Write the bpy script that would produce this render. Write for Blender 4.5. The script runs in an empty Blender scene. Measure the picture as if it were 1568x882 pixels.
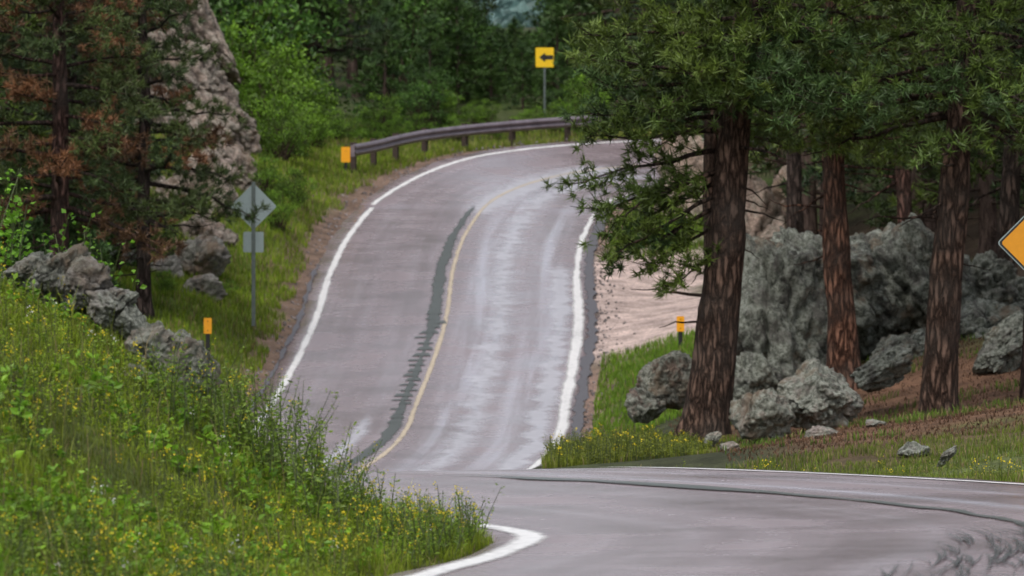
import bpy, bmesh, math, random
import numpy as np
from math import radians, pi, sin, cos
R = np.random.RandomState
random.seed(3)

# ------------------------------------------------------------------ helpers
def ss(a, b, x):
    t = np.clip((np.asarray(x, float)-a)/(b-a), 0, 1)
    return t*t*(3-2*t)

_perm = R(11).permutation(256)
_val = R(12).rand(256)
def vnoise(p, seed=0):
    p = np.asarray(p, float)
    i = np.floor(p).astype(int); f = p-i; f = f*f*(3-2*f)
    def h(a, b, c):
        return _val[_perm[(_perm[(_perm[(a+seed) & 255]+b) & 255]+c) & 255]]
    r = 0
    for dx in (0, 1):
        wx = f[:, 0] if dx else 1-f[:, 0]
        for dy in (0, 1):
            wy = f[:, 1] if dy else 1-f[:, 1]
            for dz in (0, 1):
                wz = f[:, 2] if dz else 1-f[:, 2]
                r = r+wx*wy*wz*h(i[:, 0]+dx, i[:, 1]+dy, i[:, 2]+dz)
    return r*2-1
def fbm(p, oct=4, seed=0):
    p = np.asarray(p, float); a = 1; s = 0; r = 0
    for k in range(oct):
        r = r+a*vnoise(p*(2**k)+k*7.3, seed+k*13); s += a; a *= .5
    return r/s
def n2(x, y, sc, seed=0, oct=3):
    return fbm(np.stack([x/sc, y/sc, np.zeros_like(x)+.5], 1), oct, seed)
def norm(v):
    return v/np.maximum(np.linalg.norm(v, axis=-1, keepdims=True), 1e-9)

class MB:
    def __init__(s):
        s.V = []; s.C = []; s.T = []; s.Q = []; s.TM = []; s.QM = []; s.TS = []; s.QS = []; s.n = 0
    def add(s, v, c, tris=None, quads=None, mat=0, smooth=False):
        v = np.asarray(v, float).reshape(-1, 3); c = np.asarray(c, float)
        if c.ndim == 1: c = np.tile(c[:3], (len(v), 1))
        s.V.append(v); s.C.append(c[:, :3])
        if tris is not None and len(tris):
            t = np.asarray(tris, int)+s.n; s.T.append(t); s.TM.append(np.full(len(t), mat)); s.TS.append(np.full(len(t), smooth))
        if quads is not None and len(quads):
            t = np.asarray(quads, int)+s.n; s.Q.append(t); s.QM.append(np.full(len(t), mat)); s.QS.append(np.full(len(t), smooth))
        s.n += len(v)
    def mesh(s, name, mats):
        V = np.concatenate(s.V); C = np.concatenate(s.C)
        T = np.concatenate(s.T) if s.T else np.zeros((0, 3), int)
        Q = np.concatenate(s.Q) if s.Q else np.zeros((0, 4), int)
        mi = np.concatenate(s.TM+s.QM); sm = np.concatenate(s.TS+s.QS)
        me = bpy.data.meshes.new(name)
        me.vertices.add(len(V)); me.vertices.foreach_set('co', V.astype(np.float32).ravel())
        L = np.concatenate([T.ravel(), Q.ravel()])
        me.loops.add(len(L)); me.loops.foreach_set('vertex_index', L.astype(np.int32))
        nt, nq = len(T), len(Q)
        me.polygons.add(nt+nq)
        me.polygons.foreach_set('loop_start', np.concatenate([np.arange(nt)*3, nt*3+np.arange(nq)*4]).astype(np.int32))
        me.polygons.foreach_set('loop_total', np.concatenate([np.full(nt, 3), np.full(nq, 4)]).astype(np.int32))
        me.polygons.foreach_set('material_index', mi.astype(np.int32))
        me.polygons.foreach_set('use_smooth', sm.astype(bool))
        me.update(calc_edges=True)
        a = me.color_attributes.new('Col', 'FLOAT_COLOR', 'POINT')
        a.data.foreach_set('color', np.concatenate([C, np.ones((len(C), 1))], 1).astype(np.float32).ravel())
        for m in mats: me.materials.append(m)
        return me
    def obj(s, name, mats, loc=(0, 0, 0)):
        return link(name, s.mesh(name, mats), loc)
def link(name, me, loc=(0, 0, 0), rz=0, sc=1.0):
    o = bpy.data.objects.new(name, me); bpy.context.scene.collection.objects.link(o)
    o.location = loc; o.rotation_euler = (0, 0, rz); o.scale = (sc, sc, sc) if np.isscalar(sc) else sc
    return o

# ------------------------------------------------------------------ materials
def newmat(name):
    m = bpy.data.materials.new(name); m.use_nodes = True
    nt = m.node_tree; nt.nodes.clear()
    return m, nt, nt.nodes, nt.links
def N(nodes, t, **k):
    n = nodes.new(t)
    for a, b in k.items():
        if a in n.inputs.keys(): n.inputs[a].default_value = b
        else: setattr(n, a, b)
    return n
def ramp(nodes, stops, interp='LINEAR'):
    r = nodes.new('ShaderNodeValToRGB'); r.color_ramp.interpolation = interp
    e = r.color_ramp.elements
    while len(e) < len(stops): e.new(.5)
    for i, (p, c) in enumerate(stops):
        e[i].position = p; e[i].color = (c[0], c[1], c[2], 1) if not np.isscalar(c) else (c, c, c, 1)
    return r
def mixc(nodes, links, a, b, f, typ='MIX'):
    m = nodes.new('ShaderNodeMix'); m.data_type = 'RGBA'; m.blend_type = typ
    for sock, v in ((m.inputs[6], a), (m.inputs[7], b), (m.inputs[0], f)):
        if hasattr(v, 'is_linked'): links.new(v, sock)
        elif np.isscalar(v): sock.default_value = v
        else: sock.default_value = (v[0], v[1], v[2], 1)
    return m.outputs[2]
def leafmat(name, trans=.3, rough=.55, var=.5, nscale=8, spec=.3):
    m, nt, nd, lk = newmat(name)
    at = N(nd, 'ShaderNodeAttribute', attribute_name='Col')
    tc = N(nd, 'ShaderNodeTexCoord')
    no = N(nd, 'ShaderNodeTexNoise', Scale=nscale, Detail=1.0); lk.new(tc.outputs['Object'], no.inputs['Vector'])
    r = ramp(nd, [(.3, 1-var), (.7, 1+var*.6)]); lk.new(no.outputs['Fac'], r.inputs['Fac'])
    c = mixc(nd, lk, at.outputs['Color'], r.outputs['Color'], 1.0, 'MULTIPLY')
    p = N(nd, 'ShaderNodeBsdfPrincipled'); p.inputs['Roughness'].default_value = rough
    p.inputs['Specular IOR Level'].default_value = spec
    lk.new(c, p.inputs['Base Color'])
    o = N(nd, 'ShaderNodeOutputMaterial')
    if trans > 0:
        t = N(nd, 'ShaderNodeBsdfTranslucent'); lk.new(c, t.inputs['Color'])
        mx = N(nd, 'ShaderNodeMixShader'); mx.inputs[0].default_value = trans
        lk.new(p.outputs[0], mx.inputs[1]); lk.new(t.outputs[0], mx.inputs[2]); lk.new(mx.outputs[0], o.inputs[0])
    else: lk.new(p.outputs[0], o.inputs[0])
    return m
M_needle = leafmat('pine_needles', 0, .5, .35, 2.5)
M_leaf = leafmat('leaf', .38, .45, .35, 5, .4)
M_grass = leafmat('grass_blades', .35, .55, .4, 3)

def barkmat():
    m, nt, nd, lk = newmat('bark')
    tc = N(nd, 'ShaderNodeTexCoord'); mp = N(nd, 'ShaderNodeMapping'); mp.inputs['Scale'].default_value = (9, 9, 2.0)
    lk.new(tc.outputs['Object'], mp.inputs['Vector'])
    wn = N(nd, 'ShaderNodeTexNoise', Scale=1.1, Detail=5.0, Roughness=.65); lk.new(mp.outputs[0], wn.inputs['Vector'])
    wv = mixc(nd, lk, mp.outputs[0], wn.outputs['Color'], 1.6, 'ADD')
    wv.node.clamp_factor = False
    vo = N(nd, 'ShaderNodeTexVoronoi', feature='DISTANCE_TO_EDGE', Scale=1.0); lk.new(wv, vo.inputs['Vector'])
    mp2 = N(nd, 'ShaderNodeMapping'); mp2.inputs['Scale'].default_value = (22, 22, 5); lk.new(tc.outputs['Object'], mp2.inputs['Vector'])
    no = N(nd, 'ShaderNodeTexNoise', Scale=1.0, Detail=6.0, Roughness=.7); lk.new(mp2.outputs[0], no.inputs['Vector'])
    nl = N(nd, 'ShaderNodeTexNoise', Scale=1.5, Detail=3.0); lk.new(tc.outputs['Object'], nl.inputs['Vector'])
    at = N(nd, 'ShaderNodeAttribute', attribute_name='Col')
    r = ramp(nd, [(.0, (.16, .15, .15)), (.10, (.5, .48, .46)), (.25, (1., 1., 1.)), (.5, (1.2, 1.2, 1.2))]); lk.new(vo.outputs['Distance'], r.inputs[0])
    c = mixc(nd, lk, at.outputs['Color'], r.outputs[0], 1., 'MULTIPLY')
    r2 = ramp(nd, [(.3, .4), (.5, 1.), (.7, 1.7)]); lk.new(no.outputs['Fac'], r2.inputs[0])
    c = mixc(nd, lk, c, r2.outputs[0], 1., 'MULTIPLY')
    r4 = ramp(nd, [(.4, 0), (.65, .6)]); lk.new(nl.outputs['Fac'], r4.inputs[0])
    c = mixc(nd, lk, c, (.07, .058, .05), r4.outputs[0])
    b = N(nd, 'ShaderNodeBump', Strength=1.0, Distance=.05)
    r3 = ramp(nd, [(0, 0), (.25, 1)]); lk.new(vo.outputs['Distance'], r3.inputs[0]); lk.new(r3.outputs[0], b.inputs['Height'])
    p = N(nd, 'ShaderNodeBsdfPrincipled', Roughness=.9); p.inputs['Specular IOR Level'].default_value = .15
    lk.new(c, p.inputs['Base Color']); lk.new(b.outputs[0], p.inputs['Normal'])
    o = N(nd, 'ShaderNodeOutputMaterial'); lk.new(p.outputs[0], o.inputs[0]); return m
M_bark = barkmat()
def plainbark():
    m, nt, nd, lk = newmat('far_bark'); at = N(nd, 'ShaderNodeAttribute', attribute_name='Col')
    tc = N(nd, 'ShaderNodeTexCoord'); mp = N(nd, 'ShaderNodeMapping'); mp.inputs['Scale'].default_value = (9, 9, 2.0); lk.new(tc.outputs['Object'], mp.inputs['Vector'])
    no = N(nd, 'ShaderNodeTexNoise', Scale=1., Detail=4.0, Roughness=.7); lk.new(mp.outputs[0], no.inputs['Vector'])
    r2 = ramp(nd, [(.35, .4), (.65, 1.6)]); lk.new(no.outputs['Fac'], r2.inputs[0])
    p = N(nd, 'ShaderNodeBsdfDiffuse'); lk.new(mixc(nd, lk, at.outputs['Color'], r2.outputs[0], 1., 'MULTIPLY'), p.inputs['Color'])
    o = N(nd, 'ShaderNodeOutputMaterial'); lk.new(p.outputs[0], o.inputs[0]); return m
M_fbark = plainbark()

def rockmat(name, lich=.5):
    m, nt, nd, lk = newmat(name)
    tc = N(nd, 'ShaderNodeTexCoord')
    at = N(nd, 'ShaderNodeAttribute', attribute_name='Col')
    n1 = N(nd, 'ShaderNodeTexNoise', Scale=2.2, Detail=7.0, Roughness=.7); lk.new(tc.outputs['Object'], n1.inputs['Vector'])
    n2_ = N(nd, 'ShaderNodeTexNoise', Scale=9.0, Detail=9.0, Roughness=.8); lk.new(tc.outputs['Object'], n2_.inputs['Vector'])
    n3 = N(nd, 'ShaderNodeTexNoise', Scale=.9, Detail=5.0, Roughness=.7); lk.new(tc.outputs['Object'], n3.inputs['Vector'])
    vo = N(nd, 'ShaderNodeTexVoronoi', feature='DISTANCE_TO_EDGE', Scale=.8)
    wv = mixc(nd, lk, tc.outputs['Object'], n1.outputs['Color'], .9, 'ADD'); lk.new(wv, vo.inputs['Vector'])
    r1 = ramp(nd, [(.3, .3), (.5, 1.), (.72, 2.)]); lk.new(n2_.outputs['Fac'], r1.inputs[0])
    c = mixc(nd, lk, at.outputs['Color'], r1.outputs[0], 1., 'MULTIPLY')
    r2 = ramp(nd, [(.5-.12*lich, 0), (.60-.12*lich, 1)]); lk.new(n1.outputs['Fac'], r2.inputs[0])
    rl = ramp(nd, [(.36, (.05, .055, .042)), (.46, (.235, .255, .205)), (.58, (.54, .57, .49))]); lk.new(n2_.outputs['Fac'], rl.inputs[0])
    mm = N(nd, 'ShaderNodeMath', operation='MULTIPLY'); lk.new(r2.outputs[0], mm.inputs[0]); mm.inputs[1].default_value = lich
    c = mixc(nd, lk, c, rl.outputs[0], mm.outputs[0])
    r4 = ramp(nd, [(.54, 0), (.64, .7)]); lk.new(n3.outputs['Fac'], r4.inputs[0])
    c = mixc(nd, lk, c, (.24, .16, .10), r4.outputs[0])
    r5 = ramp(nd, [(0, .25), (.04, 1)]); lk.new(vo.outputs['Distance'], r5.inputs[0])
    c = mixc(nd, lk, c, r5.outputs[0], .8, 'MULTIPLY')
    ad = N(nd, 'ShaderNodeMath', operation='ADD'); lk.new(n2_.outputs['Fac'], ad.inputs[0]); lk.new(n1.outputs['Fac'], ad.inputs[1])
    b = N(nd, 'ShaderNodeBump', Strength=1.0, Distance=.16); lk.new(ad.outputs[0], b.inputs['Height'])
    p = N(nd, 'ShaderNodeBsdfPrincipled', Roughness=.8); p.inputs['Specular IOR Level'].default_value = .25
    lk.new(c, p.inputs['Base Color']); lk.new(b.outputs[0], p.inputs['Normal'])
    o = N(nd, 'ShaderNodeOutputMaterial'); lk.new(p.outputs[0], o.inputs[0]); return m
M_rock = rockmat('lichen_rock', .85); M_cliff = rockmat('cliff_rock', .35)

def groundmat():
    m, nt, nd, lk = newmat('ground')
    tc = N(nd, 'ShaderNodeTexCoord'); at = N(nd, 'ShaderNodeAttribute', attribute_name='Col')
    n1 = N(nd, 'ShaderNodeTexNoise', Scale=1.3, Detail=5.0, Roughness=.65); lk.new(tc.outputs['Object'], n1.inputs['Vector'])
    n2_ = N(nd, 'ShaderNodeTexNoise', Scale=14.0, Detail=6.0, Roughness=.8); lk.new(tc.outputs['Object'], n2_.inputs['Vector'])
    r1 = ramp(nd, [(.35, .65), (.65, 1.35)]); lk.new(n1.outputs['Fac'], r1.inputs[0])
    r2 = ramp(nd, [(.35, .5), (.65, 1.5)]); lk.new(n2_.outputs['Fac'], r2.inputs[0])
    c = mixc(nd, lk, at.outputs['Color'], r1.outputs[0], 1., 'MULTIPLY')
    c = mixc(nd, lk, c, r2.outputs[0], 1., 'MULTIPLY')
    b = N(nd, 'ShaderNodeBump', Strength=.6, Distance=.05); lk.new(n2_.outputs['Fac'], b.inputs['Height'])
    p = N(nd, 'ShaderNodeBsdfPrincipled', Roughness=.9); p.inputs['Specular IOR Level'].default_value = .2
    lk.new(c, p.inputs['Base Color']); lk.new(b.outputs[0], p.inputs['Normal'])
    o = N(nd, 'ShaderNodeOutputMaterial'); lk.new(p.outputs[0], o.inputs[0]); return m
M_ground = groundmat()

def roadmat():
    m, nt, nd, lk = newmat('wet_asphalt')
    uv = N(nd, 'ShaderNodeUVMap', uv_map='UVMap')          # u = metres across, v = metres along
    tc = N(nd, 'ShaderNodeTexCoord')
    mp = N(nd, 'ShaderNodeMapping'); mp.inputs['Scale'].default_value = (2.2, .06, 1); lk.new(uv.outputs[0], mp.inputs['Vector'])
    st = N(nd, 'ShaderNodeTexNoise', Scale=1.0, Detail=4.0, Roughness=.55); lk.new(mp.outputs[0], st.inputs['Vector'])
    mp2 = N(nd, 'ShaderNodeMapping'); mp2.inputs['Scale'].default_value = (.5, .5, 1); lk.new(uv.outputs[0], mp2.inputs['Vector'])
    s2 = N(nd, 'ShaderNodeTexNoise', Scale=1.0, Detail=6.0, Roughness=.65); lk.new(mp2.outputs[0], s2.inputs['Vector'])
    fine = N(nd, 'ShaderNodeTexNoise', Scale=45.0, Detail=4.0, Roughness=.8); lk.new(tc.outputs['Object'], fine.inputs['Vector'])
    sx = N(nd, 'ShaderNodeSeparateXYZ'); lk.new(uv.outputs[0], sx.inputs[0])
    def math_(op, a, b=None):
        q = N(nd, 'ShaderNodeMath', operation=op)
        for i, v in enumerate((a, b)):
            if v is None: continue
            if hasattr(v, 'is_linked'): lk.new(v, q.inputs[i])
            else: q.inputs[i].default_value = v
        return q.outputs[0]
    au = math_('ABSOLUTE', sx.outputs[0])
    w = math_('COSINE', math_('MULTIPLY', math_('SUBTRACT', au, .85), 2*pi/1.45))
    w = math_('ADD', math_('MULTIPLY', w, .5), .5)
    rlane = N(nd, 'ShaderNodeMapRange'); rlane.interpolation_type = 'SMOOTHSTEP'
    lk.new(sx.outputs[0], rlane.inputs[0])
    rlane.inputs[1].default_value = .3; rlane.inputs[2].default_value = -.3; rlane.inputs[3].default_value = .2; rlane.inputs[4].default_value = 1
    base = ramp(nd, [(.3, (.205, .152, .157)), (.5, (.238, .18, .186)), (.7, (.28, .222, .232))]); lk.new(st.outputs['Fac'], base.inputs[0])
    r2 = ramp(nd, [(.3, .88), (.7, 1.1)]); lk.new(s2.outputs['Fac'], r2.inputs[0])
    c = mixc(nd, lk, base.outputs[0], r2.outputs[0], 1., 'MULTIPLY')
    rf = ramp(nd, [(.3, .5), (.7, 1.5)]); lk.new(fine.outputs['Fac'], rf.inputs[0])
    c = mixc(nd, lk, c, rf.outputs[0], .75, 'MULTIPLY')
    sheen_mask = ramp(nd, [(.42, 0), (.66, .6)]); lk.new(st.outputs['Fac'], sheen_mask.inputs[0])  # bluish-white wet sheen of the wheel tracks, painted into the base colour
    rl = math_('MULTIPLY', math_('MULTIPLY', sheen_mask.outputs[0], w), rlane.outputs[0])
    c = mixc(nd, lk, c, (.5, .5, .57), rl)
    rg = ramp(nd, [(.35, .17), (.65, .36)]); lk.new(s2.outputs['Fac'], rg.inputs[0])
    rr = math_('SUBTRACT', rg.outputs[0], math_('MULTIPLY', w, .05))
    b = N(nd, 'ShaderNodeBump', Strength=.4, Distance=.006); lk.new(fine.outputs['Fac'], b.inputs['Height'])
    p = N(nd, 'ShaderNodeBsdfPrincipled'); p.inputs['Specular IOR Level'].default_value = .75
    lk.new(c, p.inputs['Base Color']); lk.new(rr, p.inputs['Roughness']); lk.new(b.outputs[0], p.inputs['Normal'])
    o = N(nd, 'ShaderNodeOutputMaterial'); lk.new(p.outputs[0], o.inputs[0]); return m
M_road = roadmat()

def plain(name, col, rough=.5, metal=0, var=.25, nscale=20, wear=None):
    m, nt, nd, lk = newmat(name)
    tc = N(nd, 'ShaderNodeTexCoord')
    no = N(nd, 'ShaderNodeTexNoise', Scale=nscale, Detail=5.0, Roughness=.7); lk.new(tc.outputs['Object'], no.inputs['Vector'])
    r = ramp(nd, [(.3, 1-var), (.7, 1+var*.5)]); lk.new(no.outputs['Fac'], r.inputs[0])
    c = mixc(nd, lk, col, r.outputs[0], 1., 'MULTIPLY')
    if wear:
        n3 = N(nd, 'ShaderNodeTexNoise', Scale=wear[0], Detail=7.0, Roughness=.75); lk.new(tc.outputs['Object'], n3.inputs['Vector'])
        r3 = ramp(nd, [(wear[1], 0), (wear[1]+.12, 1)]); lk.new(n3.outputs['Fac'], r3.inputs[0])
        c = mixc(nd, lk, c, wear[2], r3.outputs[0])
    p = N(nd, 'ShaderNodeBsdfPrincipled', Roughness=rough, Metallic=metal); lk.new(c, p.inputs['Base Color'])
    o = N(nd, 'ShaderNodeOutputMaterial'); lk.new(p.outputs[0], o.inputs[0]); return m
def paint(name, col, rough, lo, hi, nscale=9, maxa=1.):
    """thin worn film: ragged coverage from vertex coverage (Col) and noise"""
    m, nt, nd, lk = newmat(name)
    tc = N(nd, 'ShaderNodeTexCoord'); at = N(nd, 'ShaderNodeAttribute', attribute_name='Col')
    no = N(nd, 'ShaderNodeTexNoise', Scale=nscale, Detail=6.0, Roughness=.75); lk.new(tc.outputs['Object'], no.inputs['Vector'])
    nb = N(nd, 'ShaderNodeTexNoise', Scale=.7, Detail=3.0); lk.new(tc.outputs['Object'], nb.inputs['Vector'])
    def mt(op, a, b):
        q = N(nd, 'ShaderNodeMath', operation=op)
        for i, v in enumerate((a, b)):
            if hasattr(v, 'is_linked'): lk.new(v, q.inputs[i])
            else: q.inputs[i].default_value = v
        return q.outputs[0]
    sp = N(nd, 'ShaderNodeSeparateColor'); lk.new(at.outputs['Color'], sp.inputs[0])
    f = mt('ADD', mt('ADD', sp.outputs[0], mt('SUBTRACT', mt('MULTIPLY', no.outputs['Fac'], 1.2), .6)), mt('SUBTRACT', mt('MULTIPLY', nb.outputs['Fac'], .8), .4))
    r = ramp(nd, [(lo, 0), (hi, maxa)]); lk.new(f, r.inputs[0])
    rc = ramp(nd, [(.3, .8), (.7, 1.1)]); lk.new(no.outputs['Fac'], rc.inputs[0])
    c = mixc(nd, lk, col, rc.outputs[0], 1., 'MULTIPLY')
    p = N(nd, 'ShaderNodeBsdfPrincipled', Roughness=rough); lk.new(c, p.inputs['Base Color'])
    t = N(nd, 'ShaderNodeBsdfTransparent'); mx = N(nd, 'ShaderNodeMixShader')
    lk.new(r.outputs[0], mx.inputs[0]); lk.new(t.outputs[0], mx.inputs[1]); lk.new(p.outputs[0], mx.inputs[2])
    o = N(nd, 'ShaderNodeOutputMaterial'); lk.new(mx.outputs[0], o.inputs[0]); return m
M_white = paint('white_paint', (.74, .73, .72), .45, .1, .95)
M_yellow = paint('cream_yellow_paint', (.60, .50, .36), .5, .1, 1.2, 9, .85)
M_tar = paint('wet_tar', (.055, .062, .045), .35, .15, .8, 7, .9)
M_scuff = paint('tar_smear', (.05, .05, .04), .4, .3, .8, 14, .8)
M_chip = paint('crumbled_asphalt', (.10, .095, .105), .6, .3, .6, 12)
M_sheen = paint('painted_sheen', (.66, .66, .72), .35, .3, 1.1, 3, .6)  # pale film that paints the wet road's sheen
M_alu = plain('sign_back_aluminium', (.30, .37, .37), .5, .25, .12, 4)
M_post = plain('galvanised_post', (.14, .17, .16), .6, .4, .3, 10)
M_rail = plain('weathered_guardrail_steel', (.24, .20, .225), .45, .35, .35, 3, (5., .62, (.1, .06, .05)))
M_wood = plain('brown_rail_post', (.06, .04, .032), .8, 0, .4, 8)
M_orange = plain('orange_reflector', (.9, .38, .01), .4, 0, .1, 9)
M_yel = plain('yellow_sign_face', (.88, .56, .01), .35, 0, .08, 6)
M_amber = plain('amber_sign_face', (.66, .27, .01), .4, 0, .12, 6)
M_blk = plain('black_paint', (.015, .015, .015), .45, 0, .2, 9)

# ------------------------------------------------------------------ road centre line  (x, y, z, bank)
RP = np.array([
 (12, -14, -2.2, 0), (8, 0, -2.3, 0), (4.2, 12, -2.4, 0), (2.3, 22, -2.42, 0), (2.2, 30, -2.42, 0), (2.95, 36, -2.41, 0), (3.65, 39.2, -2.4, 0), (3.8, 41.9, -2.4, 0),
 (2.6, 45.2, -2.4, 0), (.6, 48.0, -2.4, 0), (-1.7, 50.2, -2.44, 0), (-4.1, 53.5, -2.75, 0), (-6.3, 60, -3.4, 0), (-7.1, 70, -4.4, 0),
 (-6.6, 82, -5.3, 0), (-5.3, 95, -5.75, 0), (-3.7, 105, -5.55, 0), (-2.5, 113, -5.1, 0), (-2.0, 125, -4.32, 0), (-1.62, 136, -3.12, 0),
 (-1.49, 149, -1.72, .0), (-1.2, 157, -.92, .02), (-.35, 166, .0, .05), (.85, 171.2, .47, .12), (2.3, 175.2, .78, .17), (5, 179, 1.05, .2),
 (9, 182, 1.4, .15), (15, 184, 2.0, .05), (30, 186, 3.2, 0), (55, 188, 5, 0)], float)
def resample(P, step):
    ch = np.r_[0, np.cumsum(np.linalg.norm(np.diff(P[:, :2], axis=0), axis=1))]
    n = len(P); T = np.zeros_like(P)
    for i in range(n):
        a, b = max(i-1, 0), min(i+1, n-1)
        if 0 < i < n-1:
            h0, h1 = ch[i]-ch[i-1], ch[i+1]-ch[i]
            T[i] = ((P[i]-P[i-1])/h0*h1+(P[i+1]-P[i])/h1*h0)/(h0+h1)
        else: T[i] = (P[b]-P[a])/(ch[b]-ch[a])
    s = np.arange(0, ch[-1], step); k = np.clip(np.searchsorted(ch, s, side='right')-1, 0, n-2)
    h = (ch[k+1]-ch[k])[:, None]; t = ((s-ch[k])[:, None])/h
    Q = (2*t**3-3*t**2+1)*P[k]+(t**3-2*t**2+t)*h*T[k]+(-2*t**3+3*t**2)*P[k+1]+(t**3-t**2)*h*T[k+1]
    return Q
RC = resample(RP, .25)
ker = np.exp(-np.linspace(-2, 2, 13)**2); ker /= ker.sum()
pad = 6
RC = np.stack([np.convolve(np.pad(RC[:, i], pad, mode='reflect', reflect_type='odd'), ker, 'valid') for i in range(4)], 1)
tan = norm(np.gradient(RC[:, :2], axis=0)); LN = np.stack([-tan[:, 1], tan[:, 0]], 1)
SL = np.r_[0, np.cumsum(np.linalg.norm(np.diff(RC[:, :2], axis=0), axis=1))]
HW = 3.6
EXT = .52*(1-ss(46, 51, RC[:, 1]))*ss(20, 30, RC[:, 1])      # lane widening on the inside of the near bend
NAR = .22*(1-ss(48, 53, RC[:, 1]))*ss(20, 30, RC[:, 1])      # narrow paved shoulder there
def road_pt(i, s, dz=0):
    """world point on the road surface at sample i, s metres to the left"""
    i = np.asarray(i); s = np.asarray(s, float)
    crown = -.02*np.abs(s)*(RC[i, 3] < .03)
    return np.stack([RC[i, 0]+LN[i, 0]*s, RC[i, 1]+LN[i, 1]*s, RC[i, 2]+RC[i, 3]*s+crown+dz], -1)

def road_query(x, y):
    """signed distance to the left of the carriageway (widening removed), road height, sample index"""
    x = np.atleast_1d(x).astype(float); y = np.atleast_1d(y).astype(float)
    sgn = np.full(len(x), 99.); rz = np.zeros(len(x)); idx = np.zeros(len(x), int)
    sub = np.arange(0, len(RC), 3)
    for a in range(0, len(x), 20000):
        X = x[a:a+20000, None]; Y = y[a:a+20000, None]
        d2 = (X-RC[sub, 0])**2+(Y-RC[sub, 1])**2
        k = sub[np.argmin(d2, 1)]
        dx = X[:, 0]-RC[k, 0]; dy = Y[:, 0]-RC[k, 1]
        s = dx*LN[k, 0]+dy*LN[k, 1]; al = dx*tan[k, 0]+dy*tan[k, 1]
        d = np.sqrt(d2.min(1)); s = np.where(np.abs(al) > 2, np.sign(s+1e-9)*d, s)
        k2 = np.clip(k+np.round(al/.25).astype(int), 0, len(RC)-1)
        rz[a:a+20000] = RC[k2, 2]+RC[k2, 3]*np.clip(s, -5, 5)-.02*np.minimum(np.abs(s), 4)*(RC[k2, 3] < .03)
        e_ = EXT[k2]-NAR[k2]
        sgn[a:a+20000] = np.where(s > e_+.5, s-e_, s); idx[a:a+20000] = k2
    return sgn, rz, idx

# ------------------------------------------------------------------ terrain control points
CP = np.array([
 # near bank on the left
 (0, 0, -1.65), (-10, 0, -1), (-30, 0, 2), (0, 12, -2.0), (-1.5, 20, -2.2), (-6, 12, -1.8), (-3, 28, -2.25), (-6, 28, -1.5), (-3.4, 34, -1.85), (-1.5, 36, -2.3), (-5, 36, -1.1),
 (-3.8, 41.5, -.66), (-2.85, 41.5, -1.16), (-2.25, 42.0, -1.6), (-1.5, 42, -2.0), (-.6, 42, -2.27), (-5.5, 42, -.1), (-9, 42, .8), (-20, 40, 4), (-4.2, 45, -1.2), (-6.5, 48, -1.4), (-12, 55, -1), (-35, 60, 7),
 # left valley side
 (-14, 75, -3), (-12, 95, -4.6), (-9, 110, -4.5), (-6.6, 121, -3.7), (-6.1, 134, -2.7), (-10, 130, -2.4), (-9.5, 145, -1.3), (-6.2, 150, -.9), (-14, 140, .2), (-25, 130, 5), (-6, 163, .5), (-10, 170, 2.0), (-20, 170, 6),
 (-6.8, 195, 1.6), (-2, 190, 1.6), (5, 198, 2.2), (1.2, 210, 3.0), (-12, 210, 4.5), (-25, 220, 9), (0, 235, 4.5), (0, 260, 6.0), (-15, 260, 9), (15, 260, 9), (-50, 250, 22), (45, 250, 20), (0, 320, 8), (-50, 320, 26), (50, 320, 26),
 # right side
 (12, 20, -2.2), (10, 38, -2.3), (9, 50, -2.5), (25, 45, -1), (2.2, 56, -2.85), (8, 60, -2.75), (16, 62, -2), (1.0, 72, -4.3), (5, 78, -3.5), (3.2, 95, -4.15), (1.2, 100, -4.9), (7.2, 95, -3.82), (6.3, 110, -3.45), (3.0, 112, -4.3),
 (12, 100, -2.9), (9, 104, -3.3), (25, 100, 1), (2.8, 123, -3.8), (3.8, 126, -3.5), (5.5, 120, -3.5), (9, 122, -2.6), (16, 125, -.8), (30, 130, 5), (3.5, 138, -2.95), (4.8, 146, -2.15), (3, 150, -1.6), (8, 142, -1.7), (5, 158, -.7), (9, 158, .3), (5, 168, .4), (16, 160, 3),
 (18, 195, 4), (30, 175, 8), (40, 205, 11)], float)
def _U(r2): return .5*r2*np.log(r2+1e-9)
_c = CP[:, :2]/50.; _d = ((_c[:, None]-_c[None])**2).sum(-1); _n = len(CP)
_A = np.zeros((_n+3, _n+3)); _A[:_n, :_n] = _U(_d)+np.eye(_n)*2e-5
_P = np.c_[np.ones(_n), _c]; _A[:_n, _n:] = _P; _A[_n:, :_n] = _P.T
_w = np.linalg.solve(_A, np.r_[CP[:, 2], 0, 0, 0])
def tps(x, y):
    out = np.zeros(len(x))
    for a in range(0, len(x), 20000):
        q = np.stack([x[a:a+20000], y[a:a+20000]], 1)/50.
        d = ((q[:, None]-_c[None])**2).sum(-1)
        out[a:a+20000] = _U(d)@_w[:_n]+_w[_n]+q@_w[_n+1:]
    return out
def terrain(x, y, full=False):
    x = np.atleast_1d(x).astype(float); y = np.atleast_1d(y).astype(float)
    xc = np.clip(x, -55, 55); yc = np.clip(y, -15, 330)
    b = tps(xc, yc)
    b = b+ss(330, 420, y)*(-6)+ss(450, 1300, y)*(130+40*n2(x, y, 260, 5))*(.8+.4*n2(x, y, 500, 9))+ss(60, 500, np.abs(x))*60*(1+.5*n2(x, y, 120, 3))*ss(-100, 200, y)
    b = b+.10*n2(x, y, 2.5, 1)+.35*n2(x, y, 9, 2)*ss(45, 60, y)
    s, rz, k = road_query(x, y)
    a = np.abs(s)
    w = ss(3.3, 6.2, a)
    z = (rz-.05)*(1-w)+b*w
    z = z-.22*(1-ss(3.0, 3.5, a))+.03*n2(x, y, .5, 4)*ss(3.6, 4, a)
    return (z, s, k) if full else z

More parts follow.
